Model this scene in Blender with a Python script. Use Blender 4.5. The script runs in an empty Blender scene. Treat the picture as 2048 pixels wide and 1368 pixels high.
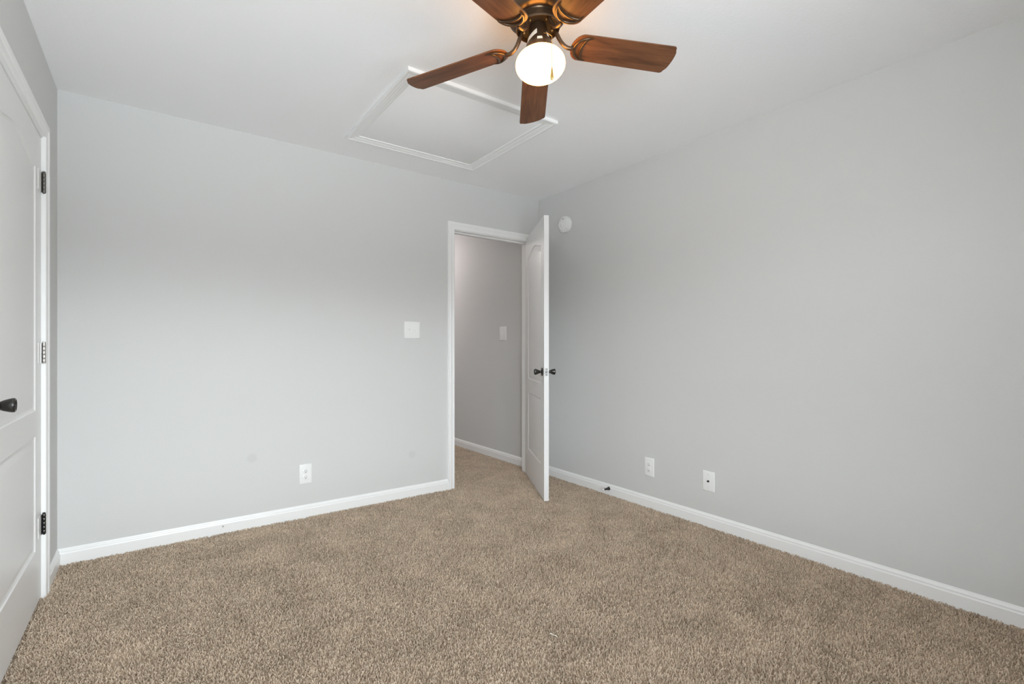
import bpy, bmesh, math, random
from mathutils import Vector, Matrix

scene = bpy.context.scene
R = math.radians
PI = math.pi

# ------------------------------------------------------------------ layout (metres)
W = 3.1916          # room width; right wall is x = 0, left wall x = -W
H = 2.44            # ceiling
REAR = -3.80        # wall behind the camera; back wall is y = 0
WT = 0.115          # wall thickness
RT = 0.20           # outside wall thickness
HALL_END = 3.2
HALL_X = -1.05      # far side of the hall
BB_H, BB_T = 0.079, 0.013
PILE = 0.011        # carpet pile: the tips are at z = 0

# ------------------------------------------------------------------ camera
cam_d = bpy.data.cameras.new('camera')
cam = bpy.data.objects.new('camera', cam_d)
scene.collection.objects.link(cam)
cam.location = (-2.78658, -3.39159, 1.11165)
cam.rotation_euler = (R(90), 0, -0.633412)
cam_d.sensor_width = 36.0
cam_d.lens = 971.9636 * 36.0 / 2048
cam_d.shift_y = 12.171 / 2048
cam_d.clip_start = 0.02
scene.camera = cam

# ------------------------------------------------------------------ colour management
scene.view_settings.view_transform = 'Standard'
scene.view_settings.look = 'None'
scene.view_settings.gamma = 1.0
scene.view_settings.use_curve_mapping = False
scene.view_settings.exposure = 0.84
try:
    scene.cycles.use_denoising = True
    scene.cycles.max_bounces = 14
    scene.cycles.diffuse_bounces = 10
    scene.cycles.transparent_max_bounces = 12
    scene.cycles.caustics_reflective = False
    scene.cycles.caustics_refractive = False
    scene.cycles.sample_clamp_indirect = 8.0
except Exception:
    pass

# ------------------------------------------------------------------ world: overcast sky over pale ground
# bright sky above; added dark horizon belt and bright ground shape the room light
SKY = 15.0
world = bpy.data.worlds.new('overcast_sky')
scene.world = world
world.use_nodes = True
nt = world.node_tree
nt.nodes.clear()
wo = nt.nodes.new('ShaderNodeOutputWorld')
bg = nt.nodes.new('ShaderNodeBackground')
tc = nt.nodes.new('ShaderNodeTexCoord')
sx = nt.nodes.new('ShaderNodeSeparateXYZ')
rp = nt.nodes.new('ShaderNodeValToRGB')
nt.links.new(tc.outputs['Generated'], sx.inputs[0])
mr = nt.nodes.new('ShaderNodeMapRange')
mr.inputs['From Min'].default_value = -1.0
mr.inputs['From Max'].default_value = 1.0
nt.links.new(sx.outputs['Z'], mr.inputs['Value'])
nt.links.new(mr.outputs[0], rp.inputs[0])
SKYC = (0.875, 0.955, 1.0)
for k, (z, v) in enumerate(((-0.55, 0.50), (-0.42, 1.00), (-0.30, 1.20), (-0.225, 0.20), (-0.05, 0.18), (0.05, 0.56), (0.14, 1.60), (0.30, 0.72), (0.52, 0.12))):
    el = rp.color_ramp.elements[k] if k < 2 else rp.color_ramp.elements.new(0.95)
    el.position = (z + 1) / 2
    el.color = (SKYC[0] * v, SKYC[1] * v, SKYC[2] * v, 1)
# added dimming of the world off to the left, to darken the right wall
side = nt.nodes.new('ShaderNodeMapRange')
side.inputs['From Min'].default_value = -0.92
side.inputs['From Max'].default_value = -0.66
side.inputs['To Min'].default_value = 0.85
side.inputs['To Max'].default_value = 1.0
nt.links.new(sx.outputs['X'], side.inputs['Value'])
dim = nt.nodes.new('ShaderNodeVectorMath'); dim.operation = 'SCALE'
nt.links.new(rp.outputs[0], dim.inputs[0])
nt.links.new(side.outputs[0], dim.inputs['Scale'])
bg.inputs['Strength'].default_value = SKY
nt.links.new(dim.outputs[0], bg.inputs[0])
nt.links.new(bg.outputs[0], wo.inputs[0])

# two windows behind the camera let the daylight in; portals guide the sampling
WINDOWS = [(-3.08, -1.72, 0.45, 2.10)]       # x0, x1, z0, z1 in the rear wall
for (x0, x1, z0, z1) in WINDOWS:
    ld = bpy.data.lights.new('window_daylight_portal', 'AREA')
    ld.shape = 'RECTANGLE'
    ld.size, ld.size_y = x1 - x0, z1 - z0
    ld.cycles.is_portal = True
    lo = bpy.data.objects.new('window_daylight_portal', ld)
    scene.collection.objects.link(lo)
    lo.location = ((x0 + x1) / 2, REAR - RT - 0.01, (z0 + z1) / 2)
    lo.rotation_euler = (R(90), 0, 0)        # -Z of the lamp looks towards +Y

# ------------------------------------------------------------------ materials
def newmat(name):
    m = bpy.data.materials.new(name)
    m.use_nodes = True
    return m, m.node_tree, m.node_tree.nodes['Principled BSDF']

def simple(name, col, rough=0.5, metal=0.0, spec=0.5, bump=None, coat=0.0):
    m, t, b = newmat(name)
    b.inputs['Base Color'].default_value = (*col, 1)
    b.inputs['Roughness'].default_value = rough
    b.inputs['Metallic'].default_value = metal
    b.inputs['Specular IOR Level'].default_value = spec
    b.inputs['Coat Weight'].default_value = coat
    if bump:
        scale, dist, strength = bump
        tcn = t.nodes.new('ShaderNodeTexCoord')
        n = t.nodes.new('ShaderNodeTexNoise')
        n.inputs['Scale'].default_value = scale
        n.inputs['Detail'].default_value = 3
        t.links.new(tcn.outputs['Object'], n.inputs['Vector'])
        bp = t.nodes.new('ShaderNodeBump')
        bp.inputs['Distance'].default_value = dist
        bp.inputs['Strength'].default_value = strength
        t.links.new(n.outputs['Fac'], bp.inputs['Height'])
        t.links.new(bp.outputs[0], b.inputs['Normal'])
    return m

WALLC = (0.630, 0.630, 0.622)
M_wall = simple('grey_wall_paint', WALLC, 0.62, spec=0.35, bump=(140, 0.0006, 0.5))
M_white = simple('white_trim_paint', (0.86, 0.86, 0.855), 0.32, spec=0.5)
M_door = simple('white_door_paint', (0.80, 0.80, 0.795), 0.36, spec=0.5, bump=(60, 0.0004, 0.4))
M_plate = simple('white_plastic', (0.83, 0.83, 0.82), 0.30)
M_slot = simple('dark_slot', (0.03, 0.03, 0.03), 0.7)
M_pewter = simple('dark_pewter_metal', (0.085, 0.083, 0.08), 0.26, metal=0.9)
M_hinge_dark = simple('tarnished_hinge_metal', (0.17, 0.16, 0.145), 0.45, metal=0.85)
M_steel = simple('brushed_steel', (0.62, 0.61, 0.59), 0.32, metal=0.95)
M_latch = simple('dull_nickel', (0.42, 0.42, 0.41), 0.45, metal=0.6)
M_bolt = simple('worn_nickel_bolt', (0.22, 0.22, 0.215), 0.4, metal=0.7)
M_rubber = simple('white_rubber', (0.8, 0.8, 0.78), 0.6)
M_bronze = simple('antique_bronze', (0.085, 0.054, 0.032), 0.28, metal=0.7)
M_brass = simple('antique_brass', (0.55, 0.35, 0.14), 0.28, metal=0.95)
M_cavity = simple('blackened_metal', (0.02, 0.014, 0.01), 0.6, metal=0.4)
M_label = simple('silver_paper_label', (0.62, 0.56, 0.48), 0.5)
M_thread = simple('white_thread', (0.85, 0.82, 0.76), 0.8)
M_glass_frame = simple('white_vinyl', (0.85, 0.85, 0.85), 0.35)

# back wall paint with two faint round touch-up patches
def wall_back_material():
    m, t, b = newmat('grey_wall_paint_with_touch_up_spots')
    b.inputs['Roughness'].default_value = 0.62
    b.inputs['Specular IOR Level'].default_value = 0.35
    tcn = t.nodes.new('ShaderNodeTexCoord')
    prev = None
    mixv = None
    for c in ((-2.300, 0.0, 0.426), (-1.229, 0.0, 0.312)):
        d = t.nodes.new('ShaderNodeVectorMath'); d.operation = 'DISTANCE'
        d.inputs[1].default_value = c
        t.links.new(tcn.outputs['Object'], d.inputs[0])
        r = t.nodes.new('ShaderNodeMapRange')
        r.inputs['From Min'].default_value = 0.034
        r.inputs['From Max'].default_value = 0.020
        t.links.new(d.outputs['Value'], r.inputs['Value'])
        if prev is None:
            prev = r.outputs[0]
        else:
            a = t.nodes.new('ShaderNodeMath'); a.operation = 'ADD'
            t.links.new(prev, a.inputs[0]); t.links.new(r.outputs[0], a.inputs[1])
            prev = a.outputs[0]
    mx = t.nodes.new('ShaderNodeMix'); mx.data_type = 'RGBA'
    mx.inputs['A'].default_value = (*WALLC, 1)
    mx.inputs['B'].default_value = (WALLC[0] * .94, WALLC[1] * .94, WALLC[2] * .94, 1)
    t.links.new(prev, mx.inputs['Factor'])
    t.links.new(mx.outputs['Result'], b.inputs['Base Color'])
    n = t.nodes.new('ShaderNodeTexNoise'); n.inputs['Scale'].default_value = 140
    n.inputs['Detail'].default_value = 3
    t.links.new(tcn.outputs['Object'], n.inputs['Vector'])
    bp = t.nodes.new('ShaderNodeBump'); bp.inputs['Distance'].default_value = 0.0006
    bp.inputs['Strength'].default_value = 0.5
    t.links.new(n.outputs['Fac'], bp.inputs['Height'])
    t.links.new(bp.outputs[0], b.inputs['Normal'])
    return m
M_wall_back = wall_back_material()

# lightly stippled white ceiling
def ceiling_material():
    m, t, b = newmat('stippled_white_ceiling_paint')
    b.inputs['Base Color'].default_value = (0.90, 0.90, 0.905, 1)
    b.inputs['Roughness'].default_value = 0.8
    b.inputs['Specular IOR Level'].default_value = 0.2
    tcn = t.nodes.new('ShaderNodeTexCoord')
    n = t.nodes.new('ShaderNodeTexNoise'); n.inputs['Scale'].default_value = 75
    n.inputs['Detail'].default_value = 4; n.inputs['Roughness'].default_value = 0.6
    t.links.new(tcn.outputs['Object'], n.inputs['Vector'])
    bp = t.nodes.new('ShaderNodeBump'); bp.inputs['Distance'].default_value = 0.003
    bp.inputs['Strength'].default_value = 0.30
    t.links.new(n.outputs['Fac'], bp.inputs['Height'])
    t.links.new(bp.outputs[0], b.inputs['Normal'])
    return m
M_ceil = ceiling_material()

# cut-pile carpet yarn: each strand a little lighter or darker, with the shading of walked-on pile mottled into the colour
def carpet_material():
    m, t, b = newmat('brown_cut_pile_carpet')
    L = t.links
    tcn = t.nodes.new('ShaderNodeTexCoord')
    hi = t.nodes.new('ShaderNodeHairInfo')
    lay = t.nodes.new('ShaderNodeTexNoise'); lay.inputs['Scale'].default_value = 5.0
    lay.inputs['Detail'].default_value = 5; lay.inputs['Roughness'].default_value = 0.62
    L.new(tcn.outputs['Object'], lay.inputs['Vector'])
    add = t.nodes.new('ShaderNodeMath'); add.operation = 'MULTIPLY_ADD'
    add.inputs[1].default_value = 0.62
    soft = t.nodes.new('ShaderNodeMath'); soft.operation = 'MULTIPLY'; soft.inputs[1].default_value = 0.80
    L.new(lay.outputs['Fac'], soft.inputs[0])
    L.new(hi.outputs['Random'], add.inputs[0]); L.new(soft.outputs[0], add.inputs[2])
    cr = t.nodes.new('ShaderNodeValToRGB')
    e = cr.color_ramp.elements
    e[0].position = 0.27; e[0].color = CARPET_LO
    e[1].position = 1.00; e[1].color = CARPET_HI
    L.new(add.outputs[0], cr.inputs['Fac'])
    L.new(cr.outputs['Color'], b.inputs['Base Color'])
    b.inputs['Roughness'].default_value = 1.0
    b.inputs['Specular IOR Level'].default_value = 0.05
    return m
CARPET_LO = (0.360, 0.283, 0.210, 1)
CARPET_HI = (0.750, 0.624, 0.495, 1)
M_carpet = carpet_material()

# walnut-look fan blades; grain runs along the blade's own x axis
def wood_material():
    m, t, b = newmat('walnut_veneer')
    L = t.links
    tcn = t.nodes.new('ShaderNodeTexCoord')
    mp = t.nodes.new('ShaderNodeMapping'); mp.inputs['Scale'].default_value = (5.0, 46.0, 20.0)
    L.new(tcn.outputs['Object'], mp.inputs['Vector'])
    oi = t.nodes.new('ShaderNodeObjectInfo')
    av = t.nodes.new('ShaderNodeVectorMath'); av.operation = 'ADD'
    L.new(mp.outputs[0], av.inputs[0]); L.new(oi.outputs['Random'], av.inputs[1])
    n = t.nodes.new('ShaderNodeTexNoise'); n.inputs['Scale'].default_value = 1.0
    n.inputs['Detail'].default_value = 7; n.inputs['Roughness'].default_value = 0.62
    n.inputs['Distortion'].default_value = 0.9
    L.new(av.outputs[0], n.inputs['Vector'])
    mp2 = t.nodes.new('ShaderNodeMapping'); mp2.inputs['Scale'].default_value = (18.0, 420.0, 60.0)
    L.new(tcn.outputs['Object'], mp2.inputs['Vector'])
    n2 = t.nodes.new('ShaderNodeTexNoise'); n2.inputs['Scale'].default_value = 1.0
    n2.inputs['Detail'].default_value = 3
    L.new(mp2.outputs[0], n2.inputs['Vector'])
    ma = t.nodes.new('ShaderNodeMath'); ma.operation = 'MULTIPLY_ADD'
    ma.inputs[1].default_value = 0.28
    L.new(n2.outputs['Fac'], ma.inputs[0]); L.new(n.outputs['Fac'], ma.inputs[2])
    cr = t.nodes.new('ShaderNodeValToRGB')
    e = cr.color_ramp.elements
    e[0].position = 0.42; e[0].color = (0.060, 0.022, 0.008, 1)
    e[1].position = 0.86; e[1].color = (0.185, 0.073, 0.028, 1)
    k = e.new(0.60); k.color = (0.118, 0.044, 0.016, 1)
    L.new(ma.outputs[0], cr.inputs['Fac'])
    L.new(cr.outputs['Color'], b.inputs['Base Color'])
    b.inputs['Roughness'].default_value = 0.42
    b.inputs['Specular IOR Level'].default_value = 0.4
    return m
M_wood = wood_material()

def emit(name, col, s):
    m = bpy.data.materials.new(name); m.use_nodes = True
    t = m.node_tree; t.nodes.clear()
    o = t.nodes.new('ShaderNodeOutputMaterial'); em = t.nodes.new('ShaderNodeEmission')
    em.inputs[0].default_value = (*col, 1); em.inputs[1].default_value = s
    t.links.new(em.outputs[0], o.inputs[0])
    return m
M_globe = emit('lit_opal_glass', (1.0, 0.47, 0.10), 10.0)

M_hall_glass = emit('lit_hall_glass', (1.0, 0.92, 0.90), 27.0)

def pane_material():
    m = bpy.data.materials.new('clear_window_glass'); m.use_nodes = True
    t = m.node_tree; t.nodes.clear()
    o = t.nodes.new('ShaderNodeOutputMaterial')
    a = t.nodes.new('ShaderNodeBsdfTransparent'); g = t.nodes.new('ShaderNodeBsdfGlossy')
    g.inputs['Roughness'].default_value = 0.02
    f = t.nodes.new('ShaderNodeMixShader'); f.inputs[0].default_value = 0.06
    t.links.new(a.outputs[0], f.inputs[1]); t.links.new(g.outputs[0], f.inputs[2])
    t.links.new(f.outputs[0], o.inputs[0])
    return m
M_pane = pane_material()

# ------------------------------------------------------------------ object helpers
COL = scene.collection

def link_mesh(name, verts, faces, mat, parent=None, smooth=False, loc=None, rot=None, fix=True):
    me = bpy.data.meshes.new(name)
    me.from_pydata([tuple(v) for v in verts], [], faces)
    if fix:
        bm = bmesh.new(); bm.from_mesh(me)
        bmesh.ops.recalc_face_normals(bm, faces=bm.faces)
        bm.to_mesh(me); bm.free()
    me.materials.append(mat)
    if smooth:
        me.polygons.foreach_set('use_smooth', [True] * len(me.polygons))
        me.set_sharp_from_angle(angle=R(smooth if not isinstance(smooth, bool) else 40))
    o = bpy.data.objects.new(name, me)
    COL.objects.link(o)
    if parent: o.parent = parent
    if loc: o.location = loc
    if rot: o.rotation_euler = rot
    return o

def from_bm(name, bm, mat, parent=None, smooth=False, loc=None, rot=None):
    bmesh.ops.recalc_face_normals(bm, faces=bm.faces)
    me = bpy.data.meshes.new(name); bm.to_mesh(me); bm.free()
    me.materials.append(mat)
    if smooth:
        me.polygons.foreach_set('use_smooth', [True] * len(me.polygons))
        me.set_sharp_from_angle(angle=R(smooth if not isinstance(smooth, bool) else 40))
    o = bpy.data.objects.new(name, me); COL.objects.link(o)
    if parent: o.parent = parent
    if loc: o.location = loc
    if rot: o.rotation_euler = rot
    return o

def tag(o, label=None, cat=None, group=None, kind=None):
    if label: o['label'] = label
    if cat: o['category'] = cat
    if group: o['group'] = group
    if kind: o['kind'] = kind
    return o

def empty(name, loc, rot=(0, 0, 0)):
    o = bpy.data.objects.new(name, None); COL.objects.link(o)
    o.empty_display_size = 0.05
    o.location = loc; o.rotation_euler = rot
    return o

def box_bm(lo, hi, bevel=0.0, seg=2):
    bm = bmesh.new()
    bmesh.ops.create_cube(bm, size=1)
    for v in bm.verts:
        v.co = Vector((lo[i] + (v.co[i] + .5) * (hi[i] - lo[i]) for i in range(3)))
    if bevel:
        bmesh.ops.bevel(bm, geom=list(bm.edges), offset=bevel, segments=seg, affect='EDGES', profile=0.6)
    return bm

def box(name, lo, hi, mat, parent=None, bevel=0.0, seg=2, **k):
    return from_bm(name, box_bm(lo, hi, bevel, seg), mat, parent, smooth=bool(bevel), **k)

def lathe(name, prof, mat, parent=None, n=48, axis='z', smooth=35, closed=False, **k):
    """prof: (r, z) pairs; r = 0 at an end closes it."""
    vs, fs, rings = [], [], []
    for r, z in prof:
        if r < 1e-6:
            rings.append([len(vs)]); vs.append((0, 0, z))
        else:
            i0 = len(vs)
            for j in range(n):
                a = 2 * PI * j / n
                vs.append((r * math.cos(a), r * math.sin(a), z))
            rings.append(list(range(i0, i0 + n)))
    for a, b in zip(rings, rings[1:]):
        for j in range(n):
            j2 = (j + 1) % n
            if len(a) == 1 and len(b) == 1: continue
            if len(a) == 1: fs.append((a[0], b[j], b[j2]))
            elif len(b) == 1: fs.append((a[j], a[j2], b[0]))
            else: fs.append((a[j], a[j2], b[j2], b[j]))
    if axis == 'x': vs = [(z, x, y) for x, y, z in vs]
    if axis == 'y': vs = [(y, z, x) for x, y, z in vs]
    if axis == '-y': vs = [(x, -z, y) for x, y, z in vs]
    if axis == '-x': vs = [(-z, y, x) for x, y, z in vs]
    return link_mesh(name, vs, fs, mat, parent, smooth, **k)

def tube(name, pts, rad, mat, parent=None, n=10, flat=1.0, up=None, smooth=60, **k):
    """a tube along pts with per-point radii; flat scales its section across `up`."""
    pts = [Vector(p) for p in pts]
    if not hasattr(rad, '__len__'): rad = [rad] * len(pts)
    vs, fs = [], []
    ref = Vector(up) if up else None
    prev = None
    for i, p in enumerate(pts):
        d = (pts[min(i + 1, len(pts) - 1)] - pts[max(i - 1, 0)]).normalized()
        if ref is not None:
            s = d.cross(ref).normalized(); u = s.cross(d).normalized()
        else:
            base = prev if prev is not None else (Vector((0, 0, 1)) if abs(d.z) < .9 else Vector((1, 0, 0)))
            s = d.cross(base).normalized(); u = s.cross(d).normalized(); prev = u
        for j in range(n):
            a = 2 * PI * j / n
            vs.append(p + s * (math.cos(a) * rad[i]) + u * (math.sin(a) * rad[i] * flat))
    m = len(pts)
    for i in range(m - 1):
        for j in range(n):
            j2 = (j + 1) % n
            fs.append((i * n + j, i * n + j2, (i + 1) * n + j2, (i + 1) * n + j))
    fs.append(tuple(range(n))); fs.append(tuple(range((m - 1) * n, m * n)))
    return link_mesh(name, vs, fs, mat, parent, smooth, **k)

def extrude_profile(name, prof, p0, p1, out, mat, parent=None, end0=0.0, end1=0.0):
    """prof (b outwards, z up) swept from p0 to p1; end0/end1 = mitre slope (metres per metre of b)."""
    p0, p1, out = Vector(p0), Vector(p1), Vector(out)
    d = (p1 - p0).normalized()
    n = len(prof)
    vs = [p0 + out * b + Vector((0, 0, z)) + d * (end0 * b) for b, z in prof]
    vs += [p1 + out * b + Vector((0, 0, z)) - d * (end1 * b) for b, z in prof]
    fs = [(i, (i + 1) % n, n + (i + 1) % n, n + i) for i in range(n)]
    fs += [tuple(range(n)), tuple(range(n, 2 * n))]
    return link_mesh(name, vs, fs, mat, parent, smooth=25)

def wall_grid(name, us, zs, holes, thick, place, mat):
    """a wall with rectangular holes; us, zs are the grid lines, holes a set of cells (i, j); place(u, t, z) -> xyz."""
    nu, nz = len(us), len(zs)
    vs = [place(u, t, z) for t in (0, thick) for z in zs for u in us]
    I = lambda i, j, k: k * nu * nz + j * nu + i
    solid = {(i, j) for i in range(nu - 1) for j in range(nz - 1)} - set(holes)
    fs = []
    for i, j in solid:
        for k in (0, 1):
            fs.append((I(i, j, k), I(i + 1, j, k), I(i + 1, j + 1, k), I(i, j + 1, k)))
        for (di, dj, a, b) in ((-1, 0, (i, j), (i, j + 1)), (1, 0, (i + 1, j), (i + 1, j + 1)),
                               (0, -1, (i, j), (i + 1, j)), (0, 1, (i, j + 1), (i + 1, j + 1))):
            if (i + di, j + dj) not in solid:
                fs.append((I(*a, 0), I(*b, 0), I(*b, 1), I(*a, 1)))
    return tag(link_mesh(name, vs, fs, mat), kind='structure')

def casing_u(name, prof, a0, a1, top, z0, place, mat, parent=None):
    """three-sided door casing with mitred corners. prof (a outwards from the opening, b off the wall)."""
    n = len(prof)
    vs = []
    for corner in range(4):
        for a, b in prof:
            u = (a0 - a) if corner < 2 else (a1 + a)
            z = z0 if corner in (0, 3) else top + a
            vs.append(place(u, b, z))
    fs = []
    for c in range(3):
        for i in range(n):
            fs.append((c * n + i, c * n + (i + 1) % n, (c + 1) * n + (i + 1) % n, (c + 1) * n + i))
    fs += [tuple(range(n)), tuple(range(3 * n, 4 * n))]
    return link_mesh(name, vs, fs, mat, parent, smooth=20)

CASING = [(0, 0), (0, 0.010), (0.004, 0.0125), (0.010, 0.0125), (0.013, 0.0105), (0.030, 0.013),
          (0.036, 0.0165), (0.041, 0.0165), (0.044, 0.015), (0.047, 0.017), (0.057, 0.017), (0.060, 0.014), (0.060, 0)]
BASE = [(0, -PILE), (BB_T, -PILE), (BB_T, 0.052), (0.0105, 0.0555), (0.0095, 0.060), (0.0105, 0.0635),
        (0.0085, 0.069), (0.0045, 0.073), (0.004, 0.0765), (0.0025, BB_H), (0, BB_H)]

# ------------------------------------------------------------------ room shell
D0, D1, DTOP = -0.8685, -0.100, 2.050        # clear opening between the jambs, and its head
def slab(name, x0, x1, y0, y1, z0, z1, mat):
    return tag(box(name, (x0, y0, z0), (x1, y1, z1), mat), kind='structure')

def carpet_floor():
    step = 0.04
    xs = [-W - WT + step * i for i in range(int((W + 2 * WT) / step) + 2)]
    ys = [REAR - RT + step * j for j in range(int((HALL_END + WT - REAR + RT) / step) + 2)]
    nx = len(xs)
    vs = [(x, y, -PILE) for y in ys for x in xs]
    fs = [(j * nx + i, j * nx + i + 1, (j + 1) * nx + i + 1, (j + 1) * nx + i)
          for j in range(len(ys) - 1) for i in range(nx - 1)]
    o = link_mesh('floor', vs, fs, M_carpet, fix=False)
    rnd = random.Random(7)
    ph = [(rnd.uniform(2, 22), rnd.uniform(2, 22), rnd.uniform(0, 6.3), rnd.uniform(0, 6.3)) for _ in range(14)]
    g = o.vertex_groups.new(name='pile_density')
    for k, (x, y, z) in enumerate(vs):
        inside = (-W - .03 < x < .03 and REAR < y < .06) or (D0 - .04 < x < .03 and 0 <= y < 1.9)
        if not inside: continue
        v = sum(math.sin(a * x + c) * math.sin(b2 * y + d) for a, b2, c, d in ph) / 14 ** .5
        g.add([k], max(.35, min(1.0, .82 + .30 * v)), 'REPLACE')
    ps_mod = o.modifiers.new('carpet_pile', 'PARTICLE_SYSTEM')
    p = o.particle_systems[0]
    p.seed = 3
    p.vertex_group_density = 'pile_density'
    st = p.settings
    st.name = 'carpet_pile'
    st.type = 'HAIR'
    st.use_advanced_hair = True
    st.emit_from = 'FACE'
    st.distribution = 'RAND'
    st.use_emit_random = True
    st.use_even_distribution = True
    st.count = 560000
    st.hair_step = 3
    st.hair_length = PILE * 1.05
    st.normal_factor = 0.0022
    st.factor_random = 0.0019
    st.brownian_factor = 0.0
    st.render_step = 2
    st.display_step = 1
    st.radius_scale = 1.0
    st.root_radius = 0.0030
    st.tip_radius = 0.0034
    st.shape = 0.3
    st.use_close_tip = False
    return o
fl = tag(carpet_floor(), kind='structure')
tag(fl, 'brown cut-pile carpet running from the bedroom into the hall', 'floor')
ce = slab('ceiling', -W - WT, WT, REAR - RT, HALL_END + WT, H, H + 0.1, M_ceil)
tag(ce, 'lightly stippled white ceiling', 'ceiling')

# back wall with the doorway
JT = 0.018
wb = wall_grid('wall_back', [-W, D0 - JT, D1 + JT, 0.0], [0, DTOP + JT, H], {(1, 0)}, WT,
               lambda u, t, z: (u, t, z), M_wall_back)
tag(wb, 'pale grey painted wall with the doorway in it', 'wall')
wr = slab('wall_right', 0, WT, REAR - RT, HALL_END, 0, H, M_wall)
tag(wr, 'pale grey painted wall on the right, running on into the hall', 'wall')
C0, C1, CTOP = -1.318, -0.400, 2.050         # closet opening along y
wl = wall_grid('wall_left', [REAR - RT, C0 - JT, C1 + JT, HALL_END], [0, CTOP + JT, H], {(1, 0)}, WT,
               lambda u, t, z: (-W - t, u, z), M_wall)
tag(wl, 'pale grey painted wall around the closet door', 'wall')
w0 = WINDOWS[0]
wq = wall_grid('wall_rear', [-W, w0[0], w0[1], 0], [0, w0[2], w0[3], H], {(1, 1)}, RT,
               lambda u, t, z: (u, REAR - t, z), M_wall)
tag(wq, 'pale grey painted wall with the window, behind the camera', 'wall')
he = slab('wall_hall_end', HALL_X, 0, HALL_END, HALL_END + WT, 0, H, M_wall)
tag(he, 'grey wall at the end of the hall', 'wall')
hs = slab('wall_hall_side', HALL_X - WT, HALL_X, WT, HALL_END + WT, 0, H, M_wall)
tag(hs, 'grey wall on the far side of the hall', 'wall')
cb = slab('wall_closet', -W - 0.75, -W - 0.70, C0 - 0.3, C1 + 0.3, 0, H, M_wall)
tag(cb, 'back wall of the closet', 'wall')
for nm, y in (('wall_closet_near', C0 - 0.35), ('wall_closet_far', C1 + 0.3)):
    tag(slab(nm, -W - 0.75, -W - WT, y, y + 0.05, 0, H, M_wall), 'side wall of the closet', 'wall')
tag(slab('ceiling_closet', -W - 0.75, -W - WT, C0 - 0.35, C1 + 0.35, H, H + .05, M_ceil), 'closet ceiling', 'ceiling')
tag(slab('floor_closet', -W - 0.75, -W - WT, C0 - 0.35, C1 + 0.35, -0.05, 0, M_carpet), 'closet carpet', 'floor')

# ------------------------------------------------------------------ window in the rear wall
x0, x1, z0, z1 = WINDOWS[0]
wn = empty('window_1', ((x0 + x1) / 2, REAR - 0.06, z0)); tag(wn, 'white double window behind the camera', 'window', kind='structure')
def wpart(name, lo, hi, mat, parent=wn, bevel=0.0):
    b = wn.location
    return box(name, [lo[i] - b[i] for i in range(3)], [hi[i] - b[i] for i in range(3)], mat, parent, bevel)
ya, yb = REAR - RT + .02, REAR - RT + .09
xm = (x0 + x1) / 2; zm = (z0 + z1) / 2
bmf = bmesh.new()
def add_box(bm, lo, hi):
    b2 = box_bm(lo, hi); me = bpy.data.meshes.new('tmp'); b2.to_mesh(me); b2.free()
    bm.from_mesh(me); bpy.data.meshes.remove(me)
b = wn.location
for lo, hi in (((x0, ya, z0), (x0 + .04, yb, z1)), ((x1 - .04, ya, z0), (x1, yb, z1)),
               ((x0, ya, z0), (x1, yb, z0 + .04)), ((x0, ya, z1 - .04), (x1, yb, z1)),
               ((xm - .04, ya, z0), (xm + .04, yb, z1)), ((x0, ya, zm - .02), (x1, yb, zm + .02))):
    add_box(bmf, [lo[i] - b[i] for i in range(3)], [hi[i] - b[i] for i in range(3)])
from_bm('window_frame', bmf, M_glass_frame, wn)
for sx0, sx1 in ((x0 + .03, xm - .03), (xm + .03, x1 - .03)):
    for sz0, sz1 in ((z0 + .03, zm - .01), (zm + .01, z1 - .03)):
        wpart('window_pane', (sx0, REAR - RT + .052, sz0), (sx1, REAR - RT + .056, sz1), M_pane)
wpart('window_sill', (x0 - .05, REAR - RT + .02, z0 - .022), (x1 + .06, REAR + .045, z0), M_white, bevel=.004)

# ------------------------------------------------------------------ baseboards
CW = 0.060
tag(extrude_profile('baseboard_back', BASE, (-W, 0, 0), (D0 + .005 - CW, 0, 0), (0, -1, 0), M_white, end0=1.0),
    'white baseboard along the back wall left of the doorway', 'baseboard', kind='structure')
tag(extrude_profile('baseboard_right', BASE, (0, REAR, 0), (0, 0, 0), (-1, 0, 0), M_white, end1=1.0),
    'white baseboard along the right wall', 'baseboard', kind='structure')
tag(extrude_profile('baseboard_left', BASE, (-W, C1 - .005 + CW, 0), (-W, 0, 0), (1, 0, 0), M_white, end1=1.0),
    'short white baseboard between closet door and back corner', 'baseboard', kind='structure')
tag(extrude_profile('baseboard_left_near', BASE, (-W, REAR, 0), (-W, C0 + .005 - CW, 0), (1, 0, 0), M_white),
    'white baseboard on the near side of the closet door', 'baseboard', kind='structure')
tag(extrude_profile('baseboard_hall', BASE, (0, WT, 0), (0, HALL_END, 0), (-1, 0, 0), M_white),
    'white baseboard along the hall wall beyond the doorway', 'baseboard', kind='structure')
tag(extrude_profile('baseboard_rear', BASE, (-W, REAR, 0), (0, REAR, 0), (0, 1, 0), M_white),
    'white baseboard along the rear wall', 'baseboard', kind='structure')

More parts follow.
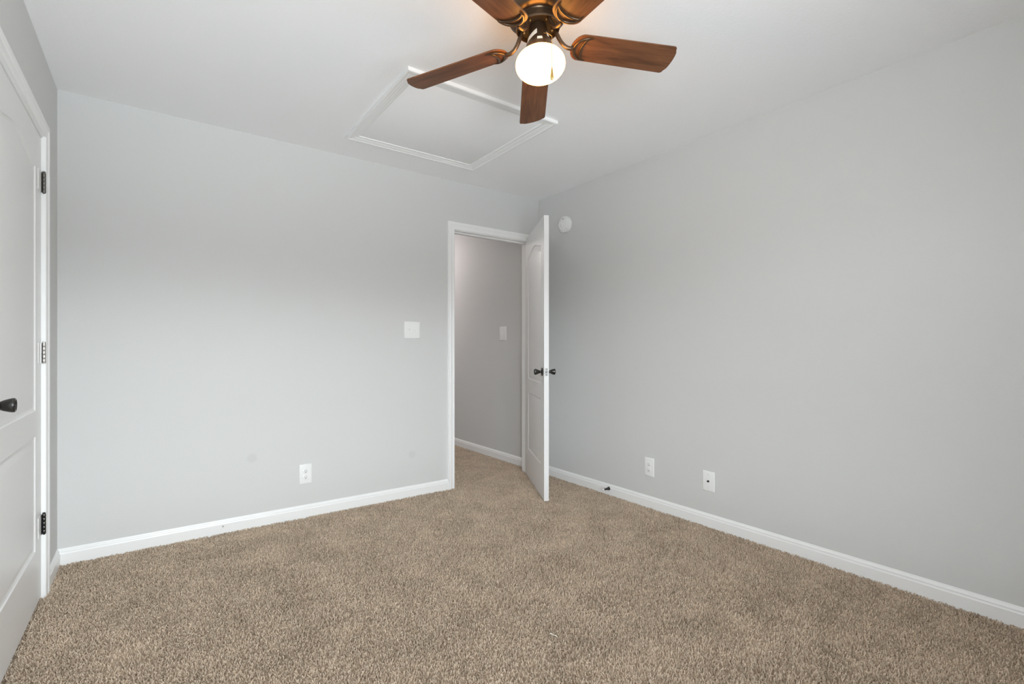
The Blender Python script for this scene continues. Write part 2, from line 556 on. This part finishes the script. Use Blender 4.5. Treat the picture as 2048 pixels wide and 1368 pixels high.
# ------------------------------------------------------------------ doorway trim
tag(casing_u('trim_1', CASING, D0 + .0, D1, DTOP + .005, -PILE, lambda u, bb, z: (u, -bb, z), M_white),
    'white moulded casing around the open doorway', 'door casing', kind='structure')
def jamb(name, a0, a1, top, depth, place, label):
    """three-sided jamb with a stop, as one mesh. place(u, t, z), t runs into the wall."""
    prof = [(0, 0), (0, 0.040), (-0.011, 0.040), (-0.011, 0.078), (0, 0.078), (0, depth), (JT - .001, depth), (JT - .001, 0)]
    n = len(prof); vs = []
    for corner in range(4):
        for a, t in prof:
            u = (a0 - a) if corner < 2 else (a1 + a)
            z = -PILE if corner in (0, 3) else top + a
            vs.append(place(u, t, z))
    fs = []
    for c in range(3):
        for i in range(n):
            fs.append((c * n + i, c * n + (i + 1) % n, (c + 1) * n + (i + 1) % n, (c + 1) * n + i))
    fs += [tuple(range(n)), tuple(range(3 * n, 4 * n))]
    return tag(link_mesh(name, vs, fs, M_white), label, 'door jamb', kind='structure')
tj = jamb('trim_2', D0, D1, DTOP, WT, lambda u, t, z: (u, t, z), 'white jamb with stop lining the open doorway')
box('strike_plate', (D0 - .001, .004, .905), (D0 + .0015, .034, .962), M_pewter, tj)
tag(casing_u('trim_3', CASING, C0, C1, CTOP + .006, -PILE, lambda u, bb, z: (-W + bb, u, z), M_white),
    'white moulded casing around the closet door', 'door casing', kind='structure')
jamb('trim_4', C0, C1, CTOP, WT, lambda u, t, z: (-W - t, u, z), 'white jamb of the closet door')

# ------------------------------------------------------------------ moulded two-panel doors
def panel_loop(kind, xa, xb, za, zb, rise=0.045):
    """counter-clockwise outline of a panel."""
    if kind == 'square':
        return [(xa, za), (xb, za), (xb, zb), (xa, zb)]
    pts = [(xa, za), (xb, za)]
    xc, hw = (xa + xb) / 2, (xb - xa) / 2
    N = 40
    for i in range(N + 1):
        x = xb - (xb - xa) * i / N
        pts.append((x, zb + rise * (.5 + .5 * math.cos(PI * (x - xc) / hw))))
    return pts

def inset(loop, d):
    n = len(loop); out = []
    for i in range(n):
        p0, p1, p2 = Vector(loop[i - 1]), Vector(loop[i]), Vector(loop[(i + 1) % n])
        e1, e2 = (p1 - p0).normalized(), (p2 - p1).normalized()
        n1, n2 = Vector((-e1.y, e1.x)), Vector((-e2.y, e2.x))
        m = (n1 + n2)
        m = m / max(m.length_squared, 1e-6) * 2
        out.append(tuple(p1 + m * d))
    return out

RELIEF = [(0.000, 0.0), (0.003, -0.0035), (0.009, -0.0065), (0.015, -0.0070), (0.019, -0.0060),
          (0.040, -0.0020), (0.046, -0.0015)]

def moulded_door_mesh(name, w, h, tk, panels):
    """slab 0..w by 0..tk by 0..h with moulded panels on both faces."""
    bm = bmesh.new()
    outer = [(0, 0), (w, 0), (w, h), (0, h)]
    rims = []
    for side in (0, 1):
        y0, sg = (0.0, 1) if side == 0 else (tk, -1)      # relief goes inward
        ov = [bm.verts.new((x, y0, z)) for x, z in outer]
        rims.append(ov)
        edges = [bm.edges.new((ov[i], ov[(i + 1) % 4])) for i in range(4)]
        for pl in panels:
            prev = None
            for off, dep in RELIEF:
                lp = inset(pl, off)
                vs = [bm.verts.new((x, y0 - sg * dep, z)) for x, z in lp]
                n = len(vs)
                if prev is None:
                    edges += [bm.edges.new((vs[i], vs[(i + 1) % n])) for i in range(n)]
                else:
                    for i in range(n):
                        bm.faces.new((prev[i], prev[(i + 1) % n], vs[(i + 1) % n], vs[i]))
                prev = vs
            bm.faces.new(prev)
        bmesh.ops.triangle_fill(bm, use_beauty=True, use_dissolve=False, edges=edges)
    for i in range(4):
        a, b2 = rims[0], rims[1]
        bm.faces.new((a[i], a[(i + 1) % 4], b2[(i + 1) % 4], b2[i]))
    bmesh.ops.recalc_face_normals(bm, faces=bm.faces)
    me = bpy.data.meshes.new(name); bm.to_mesh(me); bm.free()
    me.materials.append(M_door)
    me.polygons.foreach_set('use_smooth', [True] * len(me.polygons))
    me.set_sharp_from_angle(angle=R(22))
    return me

KNOB = [(0.0, 0.0), (0.031, 0.0), (0.0315, 0.003), (0.029, 0.006), (0.020, 0.008), (0.0115, 0.0105), (0.0095, 0.014),
        (0.0095, 0.019), (0.0125, 0.025), (0.0170, 0.034), (0.0208, 0.046), (0.0225, 0.054), (0.0220, 0.058),
        (0.0195, 0.0605), (0.0165, 0.0600), (0.0150, 0.0580), (0.0130, 0.0560), (0.006, 0.0555), (0.0, 0.0555)]
KNOB = [(r, z * 1.0) for r, z in KNOB]

# --- closet door (closed, hinged on its far edge)
cw, ch, tk = 0.914, 2.040, 0.035
pan = [panel_loop('square', .124, cw - .124, .236, .728), panel_loop('arch', .124, cw - .124, .838, 1.880, .046)]
me = moulded_door_mesh('door_1', cw, ch, tk, pan)
d1 = bpy.data.objects.new('door_1', me); COL.objects.link(d1)
# local x runs from the hinge edge towards -y, local y=0 face looks into the room (+x)
d1.matrix_world = Matrix(((0, -1, 0, -W - 0.005), (-1, 0, 0, C1 - 0.002), (0, 0, 1, 0.007), (0, 0, 0, 1)))
tag(d1, 'closed white moulded two-panel closet door on the left wall', 'door', kind='structure')
kx = cw - 0.060
lathe('door_knob', KNOB, M_pewter, d1, n=48, axis='-y', loc=(kx, 0.0, .934 - .007))
tag(d1.children[-1], 'dark pewter knob with a dished face')

def hinge(parent, z, leaf_mat, barrel_mat, label):
    root = link_mesh('hinge', *hinge_leaf(z), leaf_mat, parent)
    tag(root, label)
    # knuckles
    hz = 0.0445
    segs = 5
    for i in range(segs):
        a = z - hz + i * 2 * hz / segs + .0002
        c = a + 2 * hz / segs - .0004
        lathe('hinge_knuckle', [(0, a), (.0065, a), (.007, a + .0008), (.007, c - .0008), (.0065, c), (0, c)], barrel_mat, root, n=20,
              loc=(-.0015, -.0095, 0))
    lathe('hinge_pin', [(0, z - hz - .004), (.0045, z - hz - .003), (.0045, z + hz + .002), (.0062, z + hz + .002),
                        (.0062, z + hz + .005), (.003, z + hz + .007), (0, z + hz + .007)], barrel_mat, root, n=16,
          loc=(-.0015, -.0095, 0))
    # leaf wrapping from the barrel to the door edge
    box('hinge_leaf', (.004, -.0030, z - hz), (.015, -.0002, z + hz), barrel_mat, root)
    return root
def hinge_leaf(z):
    hz = .0445
    vs = [(.015, -.0016, z - hz), (.070, -.0016, z - hz), (.070, -.0016, z + hz), (.015, -.0016, z + hz),
          (.015, .0002, z - hz), (.070, .0002, z - hz), (.070, .0002, z + hz), (.015, .0002, z + hz)]
    fs = [(0, 1, 2, 3), (4, 5, 6, 7), (0, 1, 5, 4), (1, 2, 6, 5), (2, 3, 7, 6), (3, 0, 4, 7)]
    return vs, fs
hinge(d1, 1.850 - .007, M_door, M_hinge_dark, 'top hinge with tarnished brown-grey barrel and painted leaf')
hinge(d1, 1.090 - .007, M_door, M_steel, 'middle hinge with bright silver barrel and painted leaf')
hinge(d1, 0.326 - .007, M_door, M_pewter, 'bottom hinge with blackened barrel and painted leaf')

# --- bedroom door (open into the room)
lw, lh = 0.795, 2.072
pan = [panel_loop('square', .135, lw - .118, .240, .731), panel_loop('arch', .135, lw - .118, .845, 1.884, .048)]
me = moulded_door_mesh('door_2', lw, lh, tk, pan)
d2 = bpy.data.objects.new('door_2', me); COL.objects.link(d2)
th = R(61.8)
dv = Vector((-math.cos(th), -math.sin(th), 0)); nv = Vector((-math.sin(th), math.cos(th), 0))
pin = Vector((D1, -0.008, 0.003))
org = pin + dv * .003 + nv * .008
# local x along the leaf, local y from the room face (0) to the hall face (tk)
d2.matrix_world = Matrix(((dv.x, nv.x, 0, org.x), (dv.y, nv.y, 0, org.y), (0, 0, 1, org.z), (0, 0, 0, 1)))
tag(d2, 'open white moulded two-panel door standing into the room', 'door', kind='structure')
for ax, y in (('-y', 0.0), ('y', tk)):
    lathe('door_knob', KNOB, M_pewter, d2, n=40, axis=ax, loc=(lw - .060, y, .934))
    tag(d2.children[-1], 'dark pewter knob')
# privacy push-pin on the room-side knob
k0 = d2.children[0]
lathe('lock_button', [(0, .0555), (.004, .0555), (.004, .0625), (.003, .0640), (0, .0640)], M_steel, k0, n=16, axis='-y')
lp = from_bm('latch_plate', box_bm((lw - .0003, .006, .906), (lw + .0012, tk - .006, .963), .0004, 1), M_latch, d2)
lathe('latch_bolt', [(0, 0), (.0085, 0), (.0085, .004), (.007, .0065), (0, .0068)], M_bolt, lp, n=24, axis='x', loc=(lw + .0012, tk / 2, .9345))
for z in (.9135, .9555):
    lathe('screw', [(0, 0), (.0034, 0), (.0030, .0006), (0, .0007)], M_pewter, lp, n=14, axis='x', loc=(lw + .0012, tk / 2, z))
for z in (.25, 1.05, 1.85):
    lathe('hinge', [(0, z - .044), (.006, z - .044), (.006, z + .044), (0, z + .044)], M_pewter, d2, n=14, loc=(-.003, -.008, 0))

# ------------------------------------------------------------------ attic hatch in the ceiling
HX0, HX1, HY0, HY1 = -1.826, -0.886, -1.258, -0.319
hat = empty('attic_hatch', ((HX0 + HX1) / 2, (HY0 + HY1) / 2, H))
tag(hat, 'white attic access hatch with moulded frame in the ceiling', 'attic hatch')
hb = Vector(hat.location)
HPROF = [(0, 0), (0, 0.017), (0.006, 0.019), (0.014, 0.018), (0.018, 0.0145), (0.026, 0.0155), (0.034, 0.013), (0.042, 0.0135),
         (0.047, 0.0105), (0.060, 0.010), (0.066, 0.008), (0.068, 0.0)]
n = len(HPROF); vs = []; fs = []
for c in range(4):
    for a, d in HPROF:
        x = HX0 + a if c in (0, 3) else HX1 - a
        y = HY0 + a if c in (0, 1) else HY1 - a
        vs.append((x - hb.x, y - hb.y, -d))
for c in range(4):
    c2 = (c + 1) % 4
    for i in range(n):
        fs.append((c * n + i, c * n + (i + 1) % n, c2 * n + (i + 1) % n, c2 * n + i))
link_mesh('frame', vs, fs, M_white, hat, smooth=20)
box('panel', (HX0 + .0695 - hb.x, HY0 + .0695 - hb.y, -0.0045), (HX1 - .0695 - hb.x, HY1 - .0695 - hb.y, 0.0), M_ceil, hat, bevel=.001)

# ------------------------------------------------------------------ wall plates
# local frame: x to the right along the wall, y out of the wall towards the room (negative), z up
def plate_root(name, loc, wall, label, cat, group=None):
    e = empty(name, loc, (0, 0, 0 if wall == 'back' else R(-90)))
    return tag(e, label, cat, group)
def plate(parent, w, h, name='cover_plate'):
    t_, bv = .0055, .004
    prof = [(0, 0), (0, .002), (.0035, t_), ]
    lo = [(-w / 2, 0, -h / 2), (w / 2, 0, -h / 2), (w / 2, 0, h / 2), (-w / 2, 0, h / 2)]
    bm = box_bm((-w / 2, -t_, -h / 2), (w / 2, 0.0, h / 2))
    es = [e for e in bm.edges if all(v.co.y < -t_ / 2 for v in e.verts)]
    bmesh.ops.bevel(bm, geom=es, offset=bv, segments=3, affect='EDGES', profile=.5)
    return from_bm(name, bm, M_plate, parent, smooth=50)
def screw(parent, x, z, r=.0032, mat=None, y=-.0055):
    s = lathe('screw', [(0, 0), (r, 0), (r, .0005), (r * .8, .0011), (0, .0013)], mat or M_plate, parent, n=16, axis='-y', loc=(x, y, z))
    return s
def receptacle(parent, z):
    # rounded face with flattened top and bottom
    pts = []
    for i in range(40):
        a = 2 * PI * i / 40
        pts.append((.0172 * math.cos(a), max(-.0140, min(.0140, .0172 * math.sin(a)))))
    vs, fs = [], []
    for y, s in ((-.0050, 1.0), (-.0066, 1.0), (-.0072, .95)):
        vs += [(x * s, y, zz * s) for x, zz in pts]
    m = len(pts)
    for k in range(2):
        for i in range(m):
            fs.append((k * m + i, k * m + (i + 1) % m, (k + 1) * m + (i + 1) % m, (k + 1) * m + i))
    fs.append(tuple(range(2 * m, 3 * m)))
    r = link_mesh('receptacle', vs, fs, M_plate, parent, smooth=40, loc=(0, 0, z))
    for x, hh in ((-.0064, .0080), (.0064, .0066)):
        box('slot', (x - .0011, -.0075, .0010), (x + .0011, -.0070, .0010 + hh), M_slot, r)
    lathe('ground_hole', [(0, 0), (.0026, 0), (.0026, .0004), (0, .0004)], M_slot, r, n=14, axis='-y', loc=(0, -.0071, -.0068))
    return r
def outlet(loc, wall, label, w):
    o = plate_root('electrical_outlet', loc, wall, label, 'outlet', 'duplex outlets')
    plate(o, w, .127)
    receptacle(o, .0195); receptacle(o, -.0195)
    screw(o, 0, 0)
    return o
outlet((-1.987, 0, .282), 'back', 'white duplex power outlet low on the back wall left of the doorway', .078)
outlet((0, -1.221, .281), 'right', 'white duplex power outlet low on the right wall beside the cable plate', .078)

sw = plate_root('light_switch', (-1.229, 0, 1.247), 'back', 'white double toggle light switch on the wall left of the doorway', 'light switch')
plate(sw, .125, .126)
def toggle(parent, x, up):
    bz = box('toggle_surround', (x - .0052, -.0062, -.0125), (x + .0052, -.0050, .0125), M_plate, parent, bevel=.0004)
    s = 1 if up else -1
    vs = [(x - .0036, -.0058, -.0070), (x + .0036, -.0058, -.0070), (x + .0036, -.0058, .0070), (x - .0036, -.0058, .0070)]
    zc = s * .0085
    vs += [(x - .0028, -.0165, zc - .0034), (x + .0028, -.0165, zc - .0034), (x + .0028, -.0165, zc + .0034), (x - .0028, -.0165, zc + .0034)]
    fs = [(0, 1, 5, 4), (1, 2, 6, 5), (2, 3, 7, 6), (3, 0, 4, 7), (4, 5, 6, 7)]
    link_mesh('toggle', vs, fs, M_plate, parent)
for x, up in ((-.023, True), (.023, False)):
    toggle(sw, x, up)
    screw(sw, x, .030); screw(sw, x, -.030)

hsw = plate_root('light_switch', (0, .550, 1.256), 'right', 'single white light switch on the hall wall seen through the doorway', 'light switch')
plate(hsw, .112, .138)
toggle(hsw, 0, False); screw(hsw, 0, .030); screw(hsw, 0, -.030)

cbp = plate_root('cable_wall_plate', (0, -1.673, .281), 'right', 'white cable jack plate low on the right wall, right of the outlet', 'cable plate')
plate(cbp, .080, .122)
lathe('coax_jack', [(0, 0), (.0068, 0), (.0068, .0020), (.0048, .0022), (.0048, .0085), (.0036, .0086), (.0034, .0040), (0, .0040)],
      M_pewter, cbp, n=18, axis='-y', loc=(0, -.0055, 0))
screw(cbp, 0, .041, mat=M_steel, r=.0026); screw(cbp, 0, -.041, mat=M_steel, r=.0026)

# ------------------------------------------------------------------ smoke detector high on the right wall
sd = plate_root('smoke_detector', (0, -.366, 2.149), 'right', 'round white smoke detector high on the wall right of the open door', 'smoke detector')
lathe('mounting_base', [(0, 0), (.069, 0), (.070, .002), (.070, .008), (.067, .0085), (0, .0085)], M_plate, sd, n=64, axis='-y')
lathe('cover', [(.0670, .0075), (.0690, .0095), (.0690, .022), (.0665, .0285), (.060, .0325), (.050, .0345), (.046, .0350),
                (.0445, .0338), (.0430, .0350), (.020, .0362), (0, .0362)], M_plate, sd, n=64, axis='-y')
bt = lathe('test_button', [(0, 0), (.0135, 0), (.0135, .0022), (.0115, .0034), (0, .0036)], M_plate, sd, n=32, axis='-y', loc=(-.012, -.0360, -.006))
bt.scale = (1.0, 1.0, 1.35)
box('horn_slot', (-.008, -.0352, .040), (.002, -.0338, .047), M_slot, sd, bevel=.0006)
for i in range(5):
    a = R(200 + i * 28)
    s = box('vent_slot', (-.0016, -.0006, -.007), (.0016, .0010, .007), simple('vent_shadow_grey', (.35, .35, .35), .6) if i == 0 else bpy.data.materials['vent_shadow_grey'], sd,
            loc=(.054 * math.cos(a), -.0337, .054 * math.sin(a)), rot=(0, -a + PI / 2, 0))

# ------------------------------------------------------------------ door stop on the right baseboard
ds = empty('door_stop', (-BB_T, -.856, .047)); tag(ds, 'dark metal door stop with white tip on the right baseboard', 'door stop')
lathe('stop_body', [(0, 0), (.0135, 0), (.0140, .003), (.0115, .008), (.0085, .020), (.0065, .036), (.0060, .056), (0, .056)], M_pewter, ds, n=28, axis='-x')
lathe('rubber_tip', [(0, 0), (.0068, 0), (.0078, .003), (.0078, .010), (.0060, .013), (0, .013)], M_rubber, ds, n=22, axis='-x', loc=(-.0555, 0, 0))
tag(ds.children[-1], 'white rubber tip')
sc_ = empty('baseboard_screw', (-2.458, -BB_T, .043)); tag(sc_, 'tiny grey screw left standing in the back wall baseboard', 'screw')
lathe('screw_head', [(0, .007), (.0042, .007), (.0042, .0085), (.003, .0100), (0, .0102)], M_steel, sc_, n=16, axis='-y')
lathe('screw_shank', [(0, -.002), (.0020, -.002), (.0020, .0072), (0, .0072)], M_steel, sc_, n=12, axis='-y')

# ------------------------------------------------------------------ hall ceiling light, out of sight beyond the doorway
hlt = empty('ceiling_light', (-0.56, 2.10, H)); tag(hlt, 'round flush ceiling light of the hall beyond the doorway', 'ceiling light', kind='structure')
lathe('base', [(0, 0), (.160, 0), (.160, -.018), (.150, -.022), (0, -.022)], M_plate, hlt, n=48)
lathe('glass_shade', [(.148, -.021), (.146, -.040), (.128, -.068), (.090, -.090), (.045, -.100), (0, -.103)], M_hall_glass, hlt, n=48)

# ------------------------------------------------------------------ thread on the carpet
th_ = tube('thread', [(-1.556, -1.961, .0060), (-1.5530, -1.966, .0085), (-1.5515, -1.972, .0070), (-1.5500, -1.981, .0075), (-1.5475, -1.990, .0085), (-1.5455, -1.996, .0060)],
           [.0012, .0026, .0016, .0011, .0018, .0009], M_thread, n=8)
tag(th_, 'short scrap of white thread lying on the open carpet', 'thread')

# ------------------------------------------------------------------ ceiling fan
FX, FY, FZ = -1.647, -2.009, 2.22
TX, TY = R(-3.5), R(-2.17)
Mt = Matrix.Rotation(TX, 3, 'X') @ Matrix.Rotation(TY, 3, 'Y')
fan_top = Vector((FX, FY, FZ)) + Mt @ Vector((0, 0, H - FZ))
fan = empty('ceiling_fan', (0, 0, 0))
fan.matrix_world = Matrix.Translation(fan_top) @ Mt.to_4x4()
tag(fan, 'five-blade ceiling fan with walnut blades, bronze motor and lit globe', 'ceiling fan')
Z0 = H - FZ                                           # local z of the blade plane is -Z0
def fz(z): return z - H                               # world-like height -> fan local
lathe('motor_housing', [(.074, fz(2.300)), (.0745, fz(2.288)), (.077, fz(2.2835)), (.080, fz(2.2835)), (.0815, fz(2.287)), (.0805, fz(2.292)),
                        (.0790, fz(2.296)), (.0790, fz(2.312)), (.0815, fz(2.3155)), (.095, fz(2.3175)), (.1045, fz(2.322)), (.109, fz(2.331)),
                        (.1105, fz(2.345)), (.1105, fz(2.385)), (.106, fz(2.400)), (.100, fz(2.405)), (.100, fz(2.436)), (0, fz(2.436))],
      M_bronze, fan, n=72)
fw = lathe('flywheel', [(0, fz(2.2985)), (.074, fz(2.2985)), (.074, fz(2.301)), (0, fz(2.301))], M_cavity, fan, n=48)
lathe('light_fitter', [(0, fz(2.300)), (.030, fz(2.300)), (.033, fz(2.290)), (.036, fz(2.270)), (.044, fz(2.240)), (.0485, fz(2.222)),
                       (.0500, fz(2.216)), (.0500, fz(2.204)), (.046, fz(2.202)), (0, fz(2.202))], M_bronze, fan, n=48)
# opal glass globe, slightly flattened
ga, gb, gz = .0915, .0585, 2.153
prof = [(0, fz(gz - gb))]
for i in range(1, 25):
    a = -PI / 2 + PI * i / 28
    prof.append((ga * math.cos(a), fz(gz + gb * math.sin(a))))
prof += [(.047, fz(2.2075)), (.045, fz(2.211)), (0, fz(2.211))]
lathe('globe', prof, M_globe, fan, n=64, smooth=60)
tag(fan.children[-1], 'glowing white opal glass globe')

def dirs(a): return Vector((math.cos(a), math.sin(a), 0))
# sticker labels on the fitter
def fitter_label(name, a0, a1, pts):
    vs = []
    N = 8
    for t_ in range(2):
        for i in range(N + 1):
            a = a0 + (a1 - a0) * i / N
            z = pts[t_][0] + (pts[t_][1] - pts[t_][0]) * i / N
            r = .0360 + (2.270 - z) * (.0125 / .048) + .0008 if z < 2.270 else .0363
            vs.append((r * math.cos(a), r * math.sin(a), fz(z)))
    fs = [(i, i + 1, N + 2 + i, N + 1 + i) for i in range(N)]
    return link_mesh(name, vs, fs, M_label, fan, smooth=60)
vd = math.atan2(-3.3916 - FY, -2.7866 - FX)           # direction from the fan to the camera
fitter_label('label_sticker', vd - R(62), vd - R(8), [(2.222, 2.246), (2.242, 2.266)])
fitter_label('label_sticker', vd - R(8), vd + R(14), [(2.219, 2.219), (2.230, 2.230)])
fitter_label('label_sticker', vd + R(42), vd + R(54), [(2.236, 2.236), (2.254, 2.254)])

# blades. local blade frame: x along the blade from the axis, y across, z up
BR0, BR1 = 0.128, 0.557
ZR = 0.018                                            # blade plane above FZ at the axis
def blade_mesh():
    top, bot = [], []
    def half(x):
        # half width along the blade
        t_ = (x - BR0) / (BR1 - BR0)
        return .0555 + .0069 * t_
    out = []
    # root: rounded end
    rc = .050
    for i in range(0, 17):
        a = PI / 2 + PI * i / 16
        out.append((BR0 + rc * .86 + rc * .86 * math.cos(a), half(BR0 + rc) * math.sin(a)))
    # tip with rounded corners, slightly bowed
    cr_ = .012
    hw = half(BR1)
    for i in range(6):
        a = -PI / 2 + PI / 2 * i / 5
        out.append((BR1 - .012 - cr_ + cr_ * math.cos(a), -hw + cr_ + cr_ * math.sin(a)))
    for i in range(1, 8):
        y = -hw + cr_ + (2 * hw - 2 * cr_) * i / 8
        out.append((BR1 - .012 + .012 * (1 - (y / hw) ** 2), y))
    for i in range(6):
        a = PI / 2 * i / 5
        out.append((BR1 - .012 - cr_ + cr_ * math.cos(a), hw - cr_ + cr_ * math.sin(a)))
    return out
outline = blade_mesh()
bm = bmesh.new()
th2 = .0055
va = [bm.verts.new((x, y, 0)) for x, y in outline]
vb = [bm.verts.new((x, y, th2)) for x, y in outline]
bm.faces.new(va); bm.faces.new(vb)
for i in range(len(va)):
    j = (i + 1) % len(va)
    bm.faces.new((va[i], va[j], vb[j], vb[i]))
blade0 = from_bm('fan_blade', bm, M_wood, fan)
bv = blade0.modifiers.new('edge_rounding', 'BEVEL'); bv.width = .0012; bv.segments = 2; bv.limit_method = 'ANGLE'; bv.angle_limit = R(50)

# blade iron: arm from the flywheel, then an open crescent under the blade root
def crescent():
    po, pi_ = [], []
    ym = .0480
    for i in range(25):
        y = ym * math.sin(-PI / 2 + PI * i / 24)
        q = abs(y) / ym
        po.append((BR0 + .0105 + .056 * (1 - math.sqrt(max(0, 1 - (q * .985) ** 2))) , y, -.0045))
        pi_.append((BR0 + .0385 + .026 * (1 - math.sqrt(max(0, 1 - (q * .96) ** 2))), y * .985, -.0040))
    return po, pi_
po, pi_ = crescent()
# join both arcs at their horns: one closed loop
horn0 = [(BR0 + .0720, po[0][1] + .0005, -.0030)]
horn1 = [(BR0 + .0720, po[-1][1] - .0005, -.0030)]

IZ = FZ + ZR
IRON_ARM = [(.0655, 0, 2.2940 - IZ), (.0675, 0, 2.288 - IZ), (.072, 0, 2.278 - IZ), (.079, 0, 2.264 - IZ), (.088, 0, 2.250 - IZ),
            (.099, 0, 2.2385 - IZ), (.112, 0, 2.2320 - IZ), (.124, 0, 2.2310 - IZ), (.134, 0, 2.2335 - IZ)]
iron0 = tube('blade_iron', IRON_ARM, [.0078, .0085, .0085, .0082, .0080, .0080, .0080, .0082, .0082], M_bronze, fan, n=16, flat=.85, up=(0, 1, 0))
lathe('bracket_screw', [(0, .004), (.0052, .004), (.0052, -.004), (.0040, -.0065), (0, -.0068)], M_brass, iron0, n=16, loc=(.0535, 0, 2.2950 - IZ))

def crescent_band(parent, pts, rads, name):
    return tube(name, pts, rads, M_bronze, parent, n=12, flat=.75, up=(0, 0, 1))
ro = [.0028 + .0034 * math.sin(PI * i / 24) for i in range(25)]
ri = [.0026 + .0026 * math.sin(PI * i / 24) for i in range(25)]

angles = {'far': 0, 'left': 72, 'near_left': 144, 'near_right': -144, 'right': -72}
PHI = 51.58
# per-blade small sag of real brackets: (turn, droop, pitch)
FIT = {'far': (2.41, 2.42, 10.8), 'left': (-2.66, .72, 11.0), 'near_left': (3.0, 1.7, 11.0), 'near_right': (-2.5, 1.7, 12.0), 'right': (-.9, 1.72, 12.7)}
first = True
cres = None
for nm, off in angles.items():
    turn, droop, pitch = FIT[nm]
    rot = Matrix.Rotation(R(PHI + off + turn), 4, 'Z') @ Matrix.Rotation(R(droop), 4, 'Y')
    base = Matrix.Translation((0, 0, -Z0 + ZR)) @ rot
    tilt = Matrix.Rotation(R(-pitch), 4, 'X')
    if first:
        bl, ir = blade0, iron0
        c1 = crescent_band(ir, [horn0[0]] + po + [horn1[0]], [.0012] + ro + [.0012], 'crescent_rim')
        c2 = crescent_band(ir, [horn0[0]] + pi_ + [horn1[0]], [.0012] + ri + [.0012], 'crescent_rim')
        kids = [c for c in ir.children]
        cres = (c1.name, c2.name)
        for c in (c1, c2): c.matrix_local = tilt
        first = False
    else:
        bl = blade0.copy(); COL.objects.link(bl); bl.parent = fan
        ir = iron0.copy(); COL.objects.link(ir); ir.parent = fan
        for k in kids:
            c = k.copy(); COL.objects.link(c); c.parent = ir
            if k.name in cres: c.matrix_local = tilt
    bl.matrix_local = base @ tilt
    ir.matrix_local = base

# pull chains with teardrop fobs (they hang plumb although the fan leans a little)
inv = fan.matrix_world.inverted()
def chain(points, fob_top, mat_fob, tip_dark):
    pts, rad = [], []
    P = [Vector(p) for p in points]
    for a, b2 in zip(P, P[1:]):
        L_ = (b2 - a).length; nseg = max(2, int(L_ / .0031)) * 4
        for i in range(nseg):
            pts.append(inv @ (a + (b2 - a) * (i / nseg)))
            rad.append(.00062 + .00075 * abs(math.sin(PI * i / 4)))
    pts.append(inv @ P[-1]); rad.append(.0008)
    ch_ = tube('pull_chain', pts, rad, M_brass, fan, n=6)
    f = [(0, 0), (.0018, -.0003), (.0024, -.003), (.0030, -.010), (.0044, -.022), (.0056, -.031), (.0058, -.036), (.0048, -.041), (.0022, -.0445), (0, -.0450)]
    fo = lathe('chain_fob', f if not tip_dark else f[:7] + [(0, -.036)], mat_fob, ch_, n=24)
    fo.matrix_world = Matrix.Translation(P[-1])
    fo.matrix_parent_inverse = Matrix.Identity(4)
    fo.matrix_local = inv @ Matrix.Translation(P[-1])
    if tip_dark:
        tp = lathe('fob_tip', [(.0057, -.0355), (.0060, -.037), (.0054, -.0405), (.0026, -.0445), (0, -.0450)], M_bronze, ch_, n=24)
        tp.matrix_local = inv @ Matrix.Translation(P[-1])
    return ch_
ax = Vector((FX, FY, 0))
fwd = Vector((math.sin(.633412), math.cos(.633412), 0)); rgt = Vector((math.cos(.633412), -math.sin(.633412), 0))
def at(r_, f_, z): return ax + rgt * r_ + fwd * f_ + Vector((0, 0, z))
chain([at(.0135, -.043, 2.244), at(.0270, -.072, 2.224), at(.0385, -.0945, 2.200), at(.0390, -.0960, 2.192), at(.0390, -.0960, 2.090)], None, M_brass, False)
chain([at(-.010, .044, 2.244), at(-.020, .075, 2.224), at(-.027, .0965, 2.200), at(-.0275, .0970, 2.190), at(-.0275, .0970, 2.085)], None, M_brass, True)
lathe('chain_outlet', [(0, 0), (.0050, 0), (.0050, .004), (.003, .007), (0, .007)], M_brass, fan, n=16)
oc = fan.children[-1]
d_ = (rgt * .0135 - fwd * .043).normalized()
oc.matrix_local = inv @ (Matrix.Translation(at(.0125, -.040, 2.2445)) @ d_.to_track_quat('Z', 'Y').to_matrix().to_4x4())
